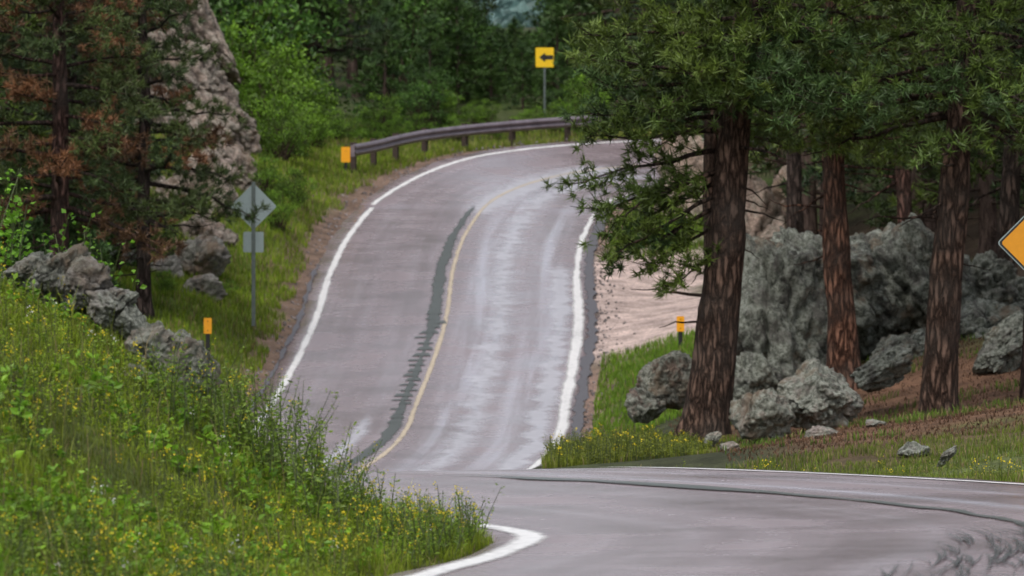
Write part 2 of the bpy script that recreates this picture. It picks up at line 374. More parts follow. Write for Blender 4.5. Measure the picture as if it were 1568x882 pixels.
def tz(x, y): return float(terrain([x], [y])[0])

# grid
def axis(dense0, dense1, step, far0, far1):
    a = list(np.arange(dense0, dense1+1e-6, step))
    l = []; d = step; v = dense0
    while v > far0: d *= 1.14; v -= d; l.append(v)
    r = []; d = step; v = dense1
    while v < far1: d *= 1.14; v += d; r.append(v)
    return np.array(l[::-1]+a+r)
gx = axis(-13, 13, .28, -2500, 2500)
gy1 = np.arange(24, 60, .28); gy2 = np.arange(60, 200, .42)
gy = np.r_[axis(23.9, 24, .28, -600, 24.0)[:-1], gy1[1:], gy2, axis(200, 200.5, .5, 199.9, 4000)[1:]]
gy = np.unique(np.round(gy, 3))
GX, GY = np.meshgrid(gx, gy); X = GX.ravel(); Y = GY.ravel()
Z, S, K = terrain(X, Y, True)
A = np.abs(S)
def lerp(a, b, t): return a*(1-t)[:, None]+b*t[:, None]
col = np.tile(np.array([.045, .05, .024]), (len(X), 1))
nz = n2(X, Y, 3.5, 21); nz2 = n2(X, Y, 1.2, 22)
def put(c, w):
    global col
    col = lerp(col, np.tile(np.array(c), (len(X), 1)), np.clip(w, 0, 1))
put((.07, .10, .025), ss(-.1, .4, nz))                                     # mossy forest floor
put((.11, .15, .028), ss(10, 8, A)*ss(60, 100, Y)*ss(0, 1, S)*ss(-.5, 0, nz+.3))     # left verge grass
put((.17, .115, .085), ss(4.8, 4.0, A+nz2*1.2-.4*ss(140, 165, Y))*(Y > 60)*(S > 0))           # red soil strip
put((.135, .074, .045), ss(3.2, 4.6, X)*ss(70, 84, Y)*ss(118, 110, Y)*ss(.55, .1, nz))    # pine litter on the right
put((.085, .06, .04), ss(4.8, 6, X)*ss(110, 118, Y)*ss(200, 180, Y)*ss(.4, .0, nz))
sand = ss(128, 132, Y+nz2)*ss(154, 150, Y+nz2)*(S < 0)*ss(7.2, 6.0, A+nz2)
put((.46, .36, .325), sand)
put((.22, .15, .12), ss(4.6, 3.9, A+nz2*.5)*(Y > 60)*(S < 0)*(1-sand))
put((.07, .09, .02), (Y < 60)*ss(.5, -1.5, X)*(A > 3.7)*1.)
put((.10, .12, .04), (Y < 75)*(S < 0)*1.)
put((.11, .095, .07), ss(4.0, 3.7, A)*(Y < 60))
put((.12, .19, .18), ss(330, 600, Y)*1.)  # aerial haze over the far hill, painted as a bluish ground tint
nx, ny = len(gx), len(gy)
I = (np.arange(ny-1)[:, None]*nx+np.arange(nx-1)[None]).ravel()
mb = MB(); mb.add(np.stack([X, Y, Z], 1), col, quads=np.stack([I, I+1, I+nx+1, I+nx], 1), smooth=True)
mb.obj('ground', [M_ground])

# ------------------------------------------------------------------ road mesh
mb = MB()
svals = np.array([-3.75, -HW, -3.2, -2.4, -1.6, -.8, 0, .8, 1.6, 2.4, 3.2, HW, 3.75])
ii = np.arange(0, len(RC), 2); nI = len(ii)
wob = fbm(np.stack([SL[ii]*1.1, np.zeros(nI), np.zeros(nI)+3.3], 1), 3, 4)*.11
wob2 = fbm(np.stack([SL[ii]*1.1, np.zeros(nI), np.zeros(nI)+9.3], 1), 3, 7)*.13
rows = []
for j, s in enumerate(svals):
    e = s+(wob2 if j < 2 else wob if j > 10 else 0)+(EXT[ii]*(s/3.2 if s < 3.2 else 1.) if s > 0 else 0)-(NAR[ii] if j > 10 else 0)
    p = road_pt(ii, np.zeros(nI)+e); 
    if j in (0, len(svals)-1): p[:, 2] -= .4
    rows.append(p)
Vr = np.stack(rows, 1).reshape(-1, 3); ns = len(svals)
I = (np.arange(nI-1)[:, None]*ns+np.arange(ns-1)[None]).ravel()
q = np.stack([I+1, I, I+ns, I+ns+1], 1)
mb.add(Vr, (.2, .2, .2), quads=q, smooth=True)
road = mb.obj('road', [M_road]); me = road.data
uvl = me.uv_layers.new(name='UVMap')
vi = np.zeros(len(me.loops), np.int32); me.loops.foreach_get('vertex_index', vi)
U = np.tile(svals, nI); Vv = np.repeat(SL[ii], ns)
uvl.data.foreach_set('uv', np.stack([U[vi], Vv[vi]], 1).astype(np.float32).ravel())

def strip(name, mat, s0, width, a, b, dz, wobble=.0, seed=0, wfun=None, cov=1., soft=.22, sfun=None, ext=0):
    k = np.arange(a, b); n = len(k)
    w1 = fbm(np.stack([SL[k]*1.7, np.zeros(n), np.zeros(n)+seed], 1), 3, seed)*wobble
    w2 = fbm(np.stack([SL[k]*1.7, np.zeros(n)+5, np.zeros(n)+seed], 1), 3, seed+3)*wobble
    s0 = np.zeros(n)+s0+ext*EXT[k]; wd = np.zeros(n)+width
    if sfun is not None: s0 = s0+sfun(RC[k, 1])
    if wfun is not None: wd = wd*wfun(RC[k, 1])
    cols = [road_pt(k, s0-wd*(.5+soft)+w2, dz), road_pt(k, s0-wd*(.5-soft)+w2*.8, dz), road_pt(k, s0+wd*(.5-soft)+w1*.8, dz), road_pt(k, s0+wd*(.5+soft)+w1, dz)]
    V = np.stack(cols, 1).reshape(-1, 3); j = (np.arange(n-1)[:, None]*4+np.arange(3)[None]).ravel()
    cv = np.tile(np.array([0, cov, cov, 0.]), n); end = np.minimum(np.arange(n), np.arange(n)[::-1])/10.; cv = cv*np.repeat(np.clip(end, 0, 1), 4)
    m = MB(); m.add(V, np.stack([cv]*3, 1), quads=np.stack([j, j+4, j+5, j+1], 1)); return m.obj(name, [mat])
def at_y(y, lo=0): 
    return int(lo+np.argmin(np.abs(RC[lo:, 1]-y)))
E = len(RC)-4
strip('white_edge_line', M_white, 3.17, .16, 4, E, .008, .03, 2, ext=1, wfun=lambda y: 1+.25*ss(52, 44, y))
strip('white_edge_line', M_white, -3.2, .14, 4, E, .008, .04, 5, lambda y: 1+.7*ss(110, 120, y)*ss(150, 140, y))
strip('yellow_centre_line', M_yellow, 0., .085, at_y(53), E, .008, .02, 8, lambda y: 1+.2*ss(100, 110, y))
strip('painted_sheen_streak', M_sheen, -2.75, .5, at_y(104), at_y(150), .004, .25, 15, soft=.45, cov=1.2)  # streaks of wet sheen, painted on as pale strips
strip('painted_sheen_streak', M_sheen, -1.3, .7, at_y(104), at_y(178), .004, .3, 16, soft=.45, cov=1.)
strip('painted_sheen_streak', M_sheen, .95, .35, at_y(104), at_y(122), .004, .1, 17, soft=.45, cov=1.1)
strip('painted_sheen_streak', M_sheen, -.1, 1.2, at_y(160), at_y(178), .004, .1, 18, soft=.45, cov=1.3)
strip('tar_crack_seal', M_tar, .30, .22, at_y(100), at_y(164), .012, .07, 11, lambda y: .5+.7*ss(100, 116, y)*ss(164, 150, y)-.75*ss(120, 124, y)*ss(137, 133, y), sfun=lambda y: .12*ss(118, 108, y))
strip('tar_crack_seal', M_tar, .10, .11, at_y(40), at_y(50), .012, .10, 14, cov=1.25, wfun=lambda y: .7+1.1*ss(45.5, 46.5, y)*ss(49, 48, y))
strip('crumbled_shoulder', M_chip, -3.52, .22, at_y(95), at_y(172), .012, .12, 19)
strip('crumbled_shoulder', M_chip, 3.58, .10, at_y(95), at_y(150), .012, .08, 20)
# ladder-like tar smears
mb = MB(); rr = R(5)
k = at_y(119); k1 = at_y(139)
while k < k1:
    c = .34+rr.randn()*.05; l = .12+.16*rr.rand(); w_ = 1+(rr.rand() < .5)
    P = np.array([road_pt(k, c-l, .017), road_pt(k, c+l*.8, .017), road_pt(k+w_, c+l*(.4+.4*rr.rand()), .017), road_pt(k+w_, c-l*.7, .017)])
    mb.add(P, (.85, .85, .85), quads=[[0, 3, 2, 1]])
    k += rr.randint(3, 5)
mb.obj('tar_patch', [M_tar])
# tyre scuffs near right foreground
mb = MB()
for t in range(150):
    k = at_y(34.5)+rr.randint(0, 24); s = .55-1.5*rr.rand(); L = rr.randint(5, 13); w = .008+.022*rr.rand(); g = .1+.35*rr.rand()
    ks = np.arange(k, k+L); z_ = .013+.0001*t; crv = np.linspace(0, 1, L)**2*g
    a = road_pt(ks, s+crv, z_); c = road_pt(ks, s+w+crv, z_); b = road_pt(ks, s+2*w+crv, z_)
    V = np.stack([a, c, b], 1).reshape(-1, 3); j = np.arange(L-1)*3
    cv = np.tile([.1, .9, .1], L)*np.repeat(np.sin(np.linspace(.1, pi-.1, L)), 3)
    mb.add(V, np.stack([cv]*3, 1), quads=np.concatenate([np.stack([j, j+3, j+4, j+1], 1), np.stack([j+1, j+4, j+5, j+2], 1)]))
mb.obj('tyre_mark', [M_scuff])

# ------------------------------------------------------------------ rocks
bm = bmesh.new(); bmesh.ops.create_icosphere(bm, subdivisions=6, radius=1)
ICO6 = (np.array([v.co[:] for v in bm.verts]), np.array([[v.index for v in f.verts] for f in bm.faces])); bm.free()
bm = bmesh.new(); bmesh.ops.create_icosphere(bm, subdivisions=5, radius=1)
ICO4 = (np.array([v.co[:] for v in bm.verts]), np.array([[v.index for v in f.verts] for f in bm.faces])); bm.free()
def rock(mb, c, sc, seed, hi=True, npl=18, rough=.14, colr=(.24, .21, .19)):
    D, F = ICO6 if hi else ICO4
    r = R(seed); n = norm(r.randn(npl, 3)); d = .66+.36*r.rand(npl)
    dt = D@n.T; rad = np.where(dt > .05, d[None]/np.maximum(dt, .05), 9).min(1); rad = np.minimum(rad, 1.2)
    P = D*rad[:, None]
    f1 = fbm(P*1.5+seed, 4, seed); f2 = 1-np.abs(fbm(P*2.2+seed*3, 4, seed+9))*2
    f3 = fbm(P*6+seed, 4, seed+5); f4 = 1-np.abs(fbm(P*5+seed*2, 3, seed+4))*2
    P = P*(1+rough*f1-rough*1.6*np.clip(f2-.6, 0, 1)-rough*.5*np.clip(f4-.6, 0, 1)+rough*.55*f3)[:, None]
    P = P*np.array(sc)[None]; a = r.rand()*6.28; ca, sa = cos(a*.15), sin(a*.15)
    P = np.stack([P[:, 0]*ca-P[:, 2]*sa, P[:, 1], P[:, 0]*sa+P[:, 2]*ca], 1)
    cc = np.array(colr)*(.85+.3*r.rand())
    mb.add(P+np.array(c), np.clip(cc[None]*(1+.25*f1[:, None]-.5*np.clip(f2-.6, 0, 1)[:, None]), 0, 1), tris=F, smooth=True)
def px(u, v, d): return np.array([(u-784)/8711*d, d, (300-v)/8711*d])   # image pixel coordinates plus an assumed depth -> world metres

mb = MB()
for (u, v, d, sc, sd) in [(45, 424, 42.0, (.24, .3, .14), 1), (90, 424, 42.0, (.26, .3, .18), 2), (130, 446, 41.9, (.24, .3, .20), 3), (170, 468, 41.8, (.22, .28, .19), 4), (200, 500, 41.7, (.15, .25, .17), 5)]:
    rock(mb, px(u, v, d), sc, sd, colr=(.36, .34, .31), rough=.2)
mb.obj('rock_outcrop', [M_rock])
mb = MB(); rock(mb, px(286, 562, 41.3), (.26, .3, .31), 7, colr=(.30, .25, .2), rough=.22); rock(mb, px(235, 537, 41.2), (.2, .25, .20), 8, colr=(.36, .31, .26), rough=.22)
rock(mb, px(205, 582, 40.6), (.14, .2, .12), 9, colr=(.42, .32, .24))
mb.obj('boulder', [M_rock])
# right boulders
G = (.21, .205, .18)
mb = MB()
for (u, v, d, sc, sd) in [(1185, 500, 112, (1.1, 1.5, 2.0), 20), (1245, 430, 114, (1.15, 1.5, 1.35), 21), (1335, 460, 116, (1.4, 1.4, 1.9), 22), (1425, 455, 116, (1.35, 1.5, 1.6), 23),
                          (1510, 450, 117, (.9, 1.2, .85), 24), (1350, 395, 119, (1.1, 1.3, .75), 25), (1160, 590, 110, (.6, .9, .85), 26), (1250, 560, 112, (.9, 1.1, .9), 27), (1480, 520, 113, (1.1, 1.1, .6), 28), (1380, 545, 111, (.9, .9, .5), 29)]:
    rock(mb, px(u, v, d), sc, sd, rough=.24, colr=G)
mb.obj('rock_outcrop', [M_rock])
for (u, v, d, sc, sd, cl) in [(1248, 612, 91, (.68, .8, .55), 30, (.34, .31, .27)), (1165, 640, 90, (.45, .6, .45), 31, (.36, .31, .26)), (1350, 568, 103, (.62, .6, .34), 32, G),
                              (1020, 590, 101, (.56, .6, .55), 33, (.30, .22, .17)), (985, 625, 100, (.32, .5, .32), 34, (.3, .22, .18)), (1540, 530, 106, (.75, .8, .42), 35, G),
                              (1400, 690, 76, (.22, .2, .13), 37, (.45, .42, .39)), (1480, 684, 78, (.22, .2, .12), 38, (.45, .42, .38)), (1090, 672, 90, (.16, .2, .1), 39, (.5, .42, .36)), (1120, 685, 84, (.15, .2, .1), 40, (.5, .42, .36)),
                              (1260, 665, 87, (.25, .3, .14), 42, (.45, .38, .34)), (1340, 650, 88, (.16, .3, .08), 43, (.45, .38, .34)), (1510, 668, 84, (.2, .3, .08), 44, (.4, .38, .34)), (1450, 700, 70, (.16, .2, .07), 45, (.45, .42, .38))]:
    m_ = MB(); rock(m_, px(u, v, d), sc, sd, hi=sc[0] > .5, rough=.2, colr=cl); m_.obj('boulder', [M_rock])
mb = MB()
for (u, v, d, sc, sd) in [(1165, 330, 150, (.6, .6, 1.3), 50), (1185, 375, 148, (.7, .6, .7), 51), (1060, 260, 160, (1.0, .8, 1.3), 52), (1110, 330, 158, (1.0, .8, 1.1), 53), (1220, 300, 158, (.8, .8, 1.2), 54), (1030, 320, 160, (.7, .8, .6), 55)]:
    rock(mb, px(u, v, d), sc, sd, hi=False, rough=.22, colr=(.55, .42, .34))
mb.obj('rock_outcrop', [M_cliff])
# cliff on the left
mb = MB()
for (u, v, d, sc, sd) in [(305, 50, 170, (.8, 1.5, 2.0), 60), (285, 130, 168, (1.3, 1.5, 1.8), 61), (345, 205, 165, (1.05, 1.4, 1.5), 62), (250, 220, 164, (1.5, 1.5, 1.9), 63), (355, 275, 156, (.8, 1.2, 1.2), 64),
                          (310, 310, 151, (1.2, 1.3, 1.3), 65), (220, 330, 152, (1.4, 1.4, 1.8), 66), (180, 180, 170, (1.5, 1.4, 2.8), 69), (322, 375, 148, (.75, 1, .8), 73), (120, 250, 168, (1.5, 1.4, 2.4), 74)]:
    rock(mb, px(u, v, d), sc, sd, rough=.28, colr=(.47, .38, .32))
mb.obj('rock_cliff', [M_cliff])
for (u, v, d, sc, sd) in [(310, 405, 142, (.75, .7, .6), 67), (250, 425, 140, (.7, .6, .5), 68), (305, 450, 136, (.65, .6, .45), 70), (170, 420, 140, (.9, .6, .5), 71)]:
    m_ = MB(); rock(m_, px(u, v, d), sc, sd, hi=False, rough=.2, colr=(.36, .34, .31)); m_.obj('boulder', [M_cliff])

# ------------------------------------------------------------------ vegetation primitives
def tube(mb, P, rad, ns, c, mat=0, jit=0, seed=0):
    P = np.asarray(P, float); n = len(P); rad = np.asarray(rad, float)
    T = norm(np.gradient(P, axis=0)); ref = np.array([1., 0, 0]) if abs(T[0, 0]) < .7 else np.array([0, 1., 0])
    A_ = norm(np.cross(T, ref)); B_ = np.cross(T, A_)
    th = np.linspace(0, 2*pi, ns, endpoint=False)
    ring = A_[:, None]*np.cos(th)[None, :, None]+B_[:, None]*np.sin(th)[None, :, None]
    rr = rad[:, None]*np.ones(ns)[None]
    if jit:
        q = (P[:, None]+ring*rad[:, None, None]).reshape(-1, 3)
        rr = rr*(1+jit*fbm(q*np.array([7, 7, 1.5]), 3, seed).reshape(n, ns))
    V = (P[:, None]+ring*rr[..., None]).reshape(-1, 3)
    a = np.arange(n-1)[:, None]*ns; j = np.arange(ns)[None]; j2 = (j+1) % ns
    Q = np.stack([(a+j), (a+j2), (a+ns+j2), (a+ns+j)], -1).reshape(-1, 4)
    mb.add(V, c, quads=Q, mat=mat, smooth=True)
def needles(mb, C, D, m, ln, wd, colr, r, spread=.8, mat=1):
    n = len(C)
    if n == 0: return
    C = np.repeat(C, m, 0); D = np.repeat(D, m, 0); colr = np.repeat(colr, m, 0)
    d = norm(D*.55+r.randn(n*m, 3)*spread); d[:, 2] += .12; L = ln*(.7+.5*r.rand(n*m))[:, None]
    sd = norm(np.cross(d, r.randn(n*m, 3)))*wd
    b = C+r.randn(n*m, 3)*.02
    V = np.stack([b-sd*.5, b+sd*.5, b+d*L], 1).reshape(-1, 3)
    q = np.arange(n*m)[:, None]*3+np.arange(3)[None]
    cc = colr*(.8+.4*r.rand(n*m, 1))
    mb.add(V, np.repeat(cc, 3, 0), tris=q, mat=mat)
def leaves(mb, P, D, L, W, c, mat=0, r=None, fold=.25):
    n = len(P); D = norm(D); sd = norm(np.cross(D, r.randn(n, 3))); up = np.cross(sd, D)
    L = (np.zeros(n)+L)[:, None]; W = (np.zeros(n)+W)[:, None]
    V = np.stack([P, P+D*L*.5+sd*W*.5+up*W*fold, P+D*L, P+D*L*.5-sd*W*.5+up*W*fold], 1).reshape(-1, 3)
    i = np.arange(n)*4
    T_ = np.concatenate([np.stack([i, i+1, i+2], 1), np.stack([i, i+2, i+3], 1)])
    mb.add(V, np.repeat(c, 4, 0), tris=T_, mat=mat)
def blades(mb, P, h, w, c, r, lean=.35, mat=0):
    n = len(P); az = r.rand(n)*2*pi; ld = np.stack([np.cos(az), np.sin(az), np.zeros(n)], 1)*(lean*(r.rand(n)**.7))[:, None]
    h = (np.zeros(n)+h)[:, None]; w = (np.zeros(n)+w)[:, None]
    a2 = r.rand(n)*2*pi; sd = np.stack([np.cos(a2), np.sin(a2), np.zeros(n)], 1)*w*.5
    up = np.array([0, 0, 1.])
    m = P+up*h*.55+ld*h*.35; t = P+up*h*(1-.25*np.linalg.norm(ld, axis=1, keepdims=True))+ld*h*1.2
    V = np.stack([P-sd, P+sd, m+sd*.8, m-sd*.8, t], 1).reshape(-1, 3); i = np.arange(n)*5
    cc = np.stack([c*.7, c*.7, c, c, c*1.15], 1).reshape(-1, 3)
    mb.add(V, cc, tris=np.stack([i+3, i+2, i+4], 1), quads=np.stack([i, i+1, i+2, i+3], 1), mat=mat)

def pine(seed, H, cb, Rr, r0, nb=50, nsub=9, ntuft=4, m=22, ln=.18, wd=.026, lean=(0, 0), fol=((.045, .085, .028),), barkc=(.16, .085, .06), extra=(), ns=14, dead=8, hfine=8.6):
    r = R(seed); mb = MB()
    hs = np.arange(-.6, H, .2 if ns > 10 else .8); 
    def axis_(h): return np.stack([lean[0]*h/6.+.05*np.sin(h*.7+seed), lean[1]*h/6.+.05*np.cos(h*.6+seed*2), h], -1)
    rad = r0*(1-np.clip(hs, 0, H)/H)**.75*.98+.012+r0*.35*np.exp(-np.clip(hs, 0, 9)/.35)*(hs > -1)
    tube(mb, axis_(hs), rad, ns, barkc, 0, .22 if ns > 10 else .08, seed)
    C = []; D = []; CL = []
    fol = np.array(fol)
    def branch(h, az, L, el, droop, up):
        d = np.array([cos(az)*cos(el), sin(az)*cos(el), sin(el)]); t = np.linspace(0, 1, 8)
        side = np.array([-sin(az), cos(az), 0]); ph = r.rand()*6
        P = axis_(h)[None]+d*(L*t)[:, None]+np.array([0, 0, 1])*(-droop*L*t**1.5+up*L*t**3)[:, None]+side[None]*(.09*L*np.sin(t*4+ph)*t)[:, None]+r.randn(8, 3)*.02*L*t[:, None]
        br = max(.02, .018*L+.012)
        tube(mb, P, br*(1-t*.85), 5, np.array(barkc)*.6, 0)
        return P, t
    jobs = []
    for i in range(nb):
        f = ((i+r.rand())/nb)**1.15; h = cb+(H-cb-.3)*f
        L = Rr*(1-f*.75)*(.6+.55*r.rand())*(1 if f > .05 else .85)
        jobs.append((h, i*2.4+r.rand(), L, .25*f+.1*r.randn(), .25*(1-f)*r.rand()+.05, .12*r.rand()))
    jobs += list(extra)
    for jb in jobs:
        P, t = branch(*jb); L = jb[2]; base = fol[r.randint(len(fol))]
        k = max(3, int(nsub*(.5+L/Rr*.6)))
        for s in range(k):
            tt = .22+.78*(s+r.rand()*.8)/k; tt = min(tt, 1)
            i = min(int(tt*7), 6); q = P[i]*(1-(tt*7-i))+P[i+1]*(tt*7-i)
            bd = norm(P[i+1]-P[i]); sd = norm(np.cross(bd, [0, 0, 1]))*(1 if s % 2 else -1)
            dr = norm(bd*.7+sd*(.8*r.rand()+.2)+np.array([0, 0, .2+.4*r.randn()])); l = (.25+.5*r.rand())*(1.1-tt*.5)*min(L/1.5, 1.3)
            e = q+dr*l
            if q[2] < hfine+1: tube(mb, np.array([q, (q+e)/2+[0, 0, -.03], e]), [.014, .01, .006], 3, np.array(barkc)*.5, 0)
            ts = np.linspace(.3, 1, ntuft)
            C.append(q+(e-q)*ts[:, None]+r.randn(ntuft, 3)*.08); D.append(np.tile(dr, (ntuft, 1)))
            CL.append(np.tile(base*(.7+.6*r.rand()), (ntuft, 1)))
    for i in range(dead):
        h = cb*(.35+.65*r.rand()); az = r.rand()*6.28; L = .5+1.2*r.rand()
        branch(h, az, L, -.1+.2*r.randn(), .2*r.rand(), 0)
    C = np.concatenate(C); D = np.concatenate(D); CL = np.concatenate(CL)
    lo = C[:, 2] < hfine
    needles(mb, C[lo], D[lo], m, ln, wd, CL[lo], r)
    needles(mb, C[~lo], D[~lo], max(4, m//4), ln*1.15, wd*3.2, CL[~lo], r)
    return mb
PM = [M_bark, M_needle]; PF = [M_fbark, M_needle]
GR = ((.068, .11, .02), (.09, .132, .02), (.055, .10, .028), (.078, .12, .02))
GD = ((.04, .07, .022), (.05, .08, .022), (.04, .07, .03))
RU = ((.065, .095, .024), (.05, .08, .024), (.20, .092, .042), (.13, .07, .034), (.07, .10, .026))
def place(name, mbx, x, y, z=None): 
    if z is None: z = tz(x, y)
    return mbx.obj(name, PM, (x, y, z))
# --- ponderosas on the right
ex = [(4.55, pi*1.02, 2.3, -.15, .25, .1), (4.2, pi*1.10, 2.1, -.25, .35, .05), (4.9, pi*.95, 2.5, -.05, .25, .1), (5.2, pi*1.05, 2.5, .05, .2, .1), (3.7, pi*1.0, 1.5, -.35, .3, .1), (3.3, pi*1.15, 1.2, -.4, .3, .1),
      (5.6, pi*.98, 2.6, .0, .15, .1), (6., pi*1.1, 2.6, .05, .2, .1), (6.3, pi*.9, 2.6, .1, .2, .1), (4.4, pi*.9, 1.9, -.2, .3, .05), (5.9, pi*1.25, 2.2, 0, .3, .1), (6.1, pi*1.4, 1.8, 0, .4, .1), (6.6, pi*1.0, 2.6, .05, .2, .1),
      (5.8, pi*1.6, 1.8, 0, .35, .1), (6.2, pi*1.8, 2.4, 0, .3, .1), (4.0, pi*.97, 2.0, -.3, .3, .1), (4.6, pi*1.08, 2.2, -.2, .3, .1), (6.2, pi*1.03, 2.5, .1, .15, .1), (6.8, pi*1.08, 2.7, .1, .2, .1), (5.4, pi*.93, 2.3, .1, .2, .1),
      (6.3, pi*1.5, 1.6, -.1, .4, .1), (6.7, pi*1.55, 1.8, -.1, .4, .1), (7.0, pi*1.42, 1.8, -.1, .4, .1), (6.5, pi*1.65, 1.9, -.1, .4, .1), (7.3, pi*1.5, 1.7, -.1, .4, .1), (6.9, pi*1.3, 2.1, 0, .3, .1), (7.2, pi*1.7, 2.1, 0, .3, .1)]
BK = (.125, .078, .058)
place('pine_tree', pine(101, 13.5, 5.7, 2.7, .39, nb=52, lean=(.68, 0), fol=GR, barkc=BK, extra=ex, nsub=12), 3.15, 94.5, -4.1)
place('pine_tree', pine(102, 11, 5.2, 2.2, .19, nb=34, lean=(-.02, 0), fol=GR, barkc=BK), 3.52, 99, -4.15)
place('pine_tree', pine(103, 13, 4.6, 3.0, .29, nb=56, lean=(-.22, 0), fol=GR, barkc=(.20, .10, .066), extra=[(5.0, 4.2, 2.2, -.1, .35, .1), (4.7, 5.3, 2., -.1, .3, .1), (5.3, 4.7, 1.8, -.1, .35, .1), (5.8, 4.9, 1.8, -.1, .35, .1)]), 6.3, 108, -3.5)
place('pine_tree', pine(104, 14, 5.1, 3.2, .31, nb=60, lean=(.35, 0), fol=GR, barkc=BK, extra=[(5.0, 4.4, 2.4, -.05, .3, .1), (5.2, 3.4, 2.6, -.05, .3, .1), (5.1, 5.6, 2.4, 0, .3, .1), (5.5, 4.9, 2.6, 0, .2, .1), (5.6, 3.9, 2.6, 0, .2, .1), (5.7, 5.9, 2.6, 0, .2, .1),
                                                                                                    (6.0, 4.7, 1.7, -.1, .4, .1), (6.3, 4.5, 1.7, -.1, .4, .1), (6.6, 4.9, 1.7, -.1, .4, .1), (7.0, 4.7, 1.7, -.1, .4, .1)]), 7.15, 95, -3.85)
place('pine_tree', pine(105, 12, 4.3, 3.0, .24, nb=46, lean=(.1, 0), fol=GR, barkc=(.11, .075, .06)), 10.2, 117)
place('pine_tree', pine(106, 12, 4.4, 2.8, .22, nb=44, lean=(-.2, 0), fol=GD, barkc=(.10, .07, .06)), 6.7, 134)
place('pine_tree', pine(107, 12, 3.6, 2.6, .19, nb=44, lean=(-.3, 0), fol=GR, barkc=(.22, .115, .09)), 8.9, 128)
# --- left pines
LB = (.07, .05, .045)
place('pine_tree', pine(111, 12, 2.6, 3.2, .17, nb=64, lean=(-.1, 0), fol=RU, barkc=LB, nsub=11, dead=16), -8.35, 130)
place('pine_tree', pine(112, 12, 3.2, 3.4, .24, nb=64, lean=(.1, 0), fol=RU, barkc=(.11, .06, .05), nsub=11, dead=16), -9.4, 117)
place('pine_tree', pine(113, 12, 2.0, 2.8, .16, nb=54, lean=(.2, 0), fol=GD, barkc=LB, dead=14), -12.0, 128)
place('pine_tree', pine(114, 11, 1.2, 2.7, .13, nb=54, lean=(.2, 0), fol=RU, barkc=LB, dead=14), -10.6, 136)
place('pine_tree', pine(116, 11, .8, 2.6, .13, nb=56, lean=(.1, 0), fol=GD, barkc=LB, dead=10), -12.2, 143)
place('pine_tree', pine(117, 10, .6, 2.3, .12, nb=50, lean=(-.1, 0), fol=GR, barkc=LB, dead=10), -9.9, 143)
place('pine_tree', pine(115, 14, 3.4, 3.6, .34, nb=64, fol=GD, barkc=(.12, .08, .07), ln=.24, wd=.035, m=16), -6.8, 193)
# --- background variants
var = []
for i in range(5):
    var.append(pine(200+i, 13+i*.7, 1.2+.6*(i % 3), 3.0, .24, nb=48, nsub=8, ntuft=3, m=10, ln=.28, wd=.055, fol=(GR if i % 2 else GD), barkc=(.09, .065, .055), ns=8, dead=4, hfine=7).mesh('pine_tree_mesh', PF))
for i in range(2):
    var.append(pine(220+i, 13, 4.4, 3.2, .24, nb=60, nsub=10, ntuft=3, m=14, ln=.22, wd=.036, fol=GR, barkc=(.11, .07, .055), ns=12, dead=6).mesh('pine_tree_mesh', PM))
var.append(pine(230, 5., .5, 1.5, .08, nb=40, nsub=7, ntuft=3, m=12, ln=.22, wd=.04, fol=((.06, .12, .025), (.05, .10, .03)), barkc=(.09, .065, .055), ns=8, dead=0).mesh('pine_tree_mesh', PF))
rr = R(77); pts = []
def try_place(x, y, sc, force=False, v=None, gap=2.8):
    for (a, b) in pts:
        if (a-x)**2+(b-y)**2 < gap**2 and not force: return
    s, _, _ = road_query([x], [y])
    if abs(s[0]) < 6.0 and not force: return
    pts.append((x, y)); link('pine_tree', var[rr.randint(5) if v is None else v], (x, y, tz(x, y)-.1), rr.rand()*6.28, sc*(.85+.35*rr.rand()))
for _ in range(120):   # behind the guardrail and up the hill
    y = 204+76*rr.rand(); x = (rr.rand()-.5)*y*.26
    u = 784+8711*x/y
    if 700 < u < 860 : continue
    try_place(x, y, 1.)
for _ in range(64):
    try_place(8.0+14*rr.rand(), 134+38*rr.rand(), .95)
for _ in range(40):
    try_place(-11.5-13*rr.rand(), 120+70*rr.rand(), .95)
for (x, y, s) in [(3.4, 215, .75), (4.8, 206, .9), (-4.0, 215, .85), (-4.5, 230, .8), (6.0, 222, 1.), (11, 132, .9), (12.2, 128, 1), (9.5, 139, 1), (7.6, 146, .9), (7.8, 172, 1.), (6.4, 172, .8), (7.6, 160, .9), (10.5, 150, .9), (13, 145, 1), (14, 135, 1),
                  (-3.0, 222, .7), (-2.6, 236, .6)]:
    try_place(x, y, s, True)
for (u, y, s) in [(700, 214, .9), (725, 218, .75), (752, 214, .5), (775, 218, .42), (800, 212, .45), (815, 222, .5), (855, 212, .85), (870, 206, .7), (885, 214, 1.1), (660, 209, .7), (735, 232, .6), (790, 235, .5), (765, 226, .5), (590, 206, .8), (845, 226, .9), (620, 213, 1.),
                  (10, 128, .8), (70, 134, .7), (130, 130, .6), (180, 136, .6), (100, 146, .9), (30, 140, .9), (190, 145, .6), (150, 124, .45), (50, 120, .5)]:
    try_place((u-784)/8711*y, y, s, True, 7)
for (x, y, s, v) in [(8.6, 112, 1., 5), (10.8, 107, 1., 6), (12.5, 113, 1., 5), (9.6, 124, 1., 5), (12.6, 121, 1., 6), (9.2, 99, 1.05, 6)]:
    try_place(x, y, s, True, v)

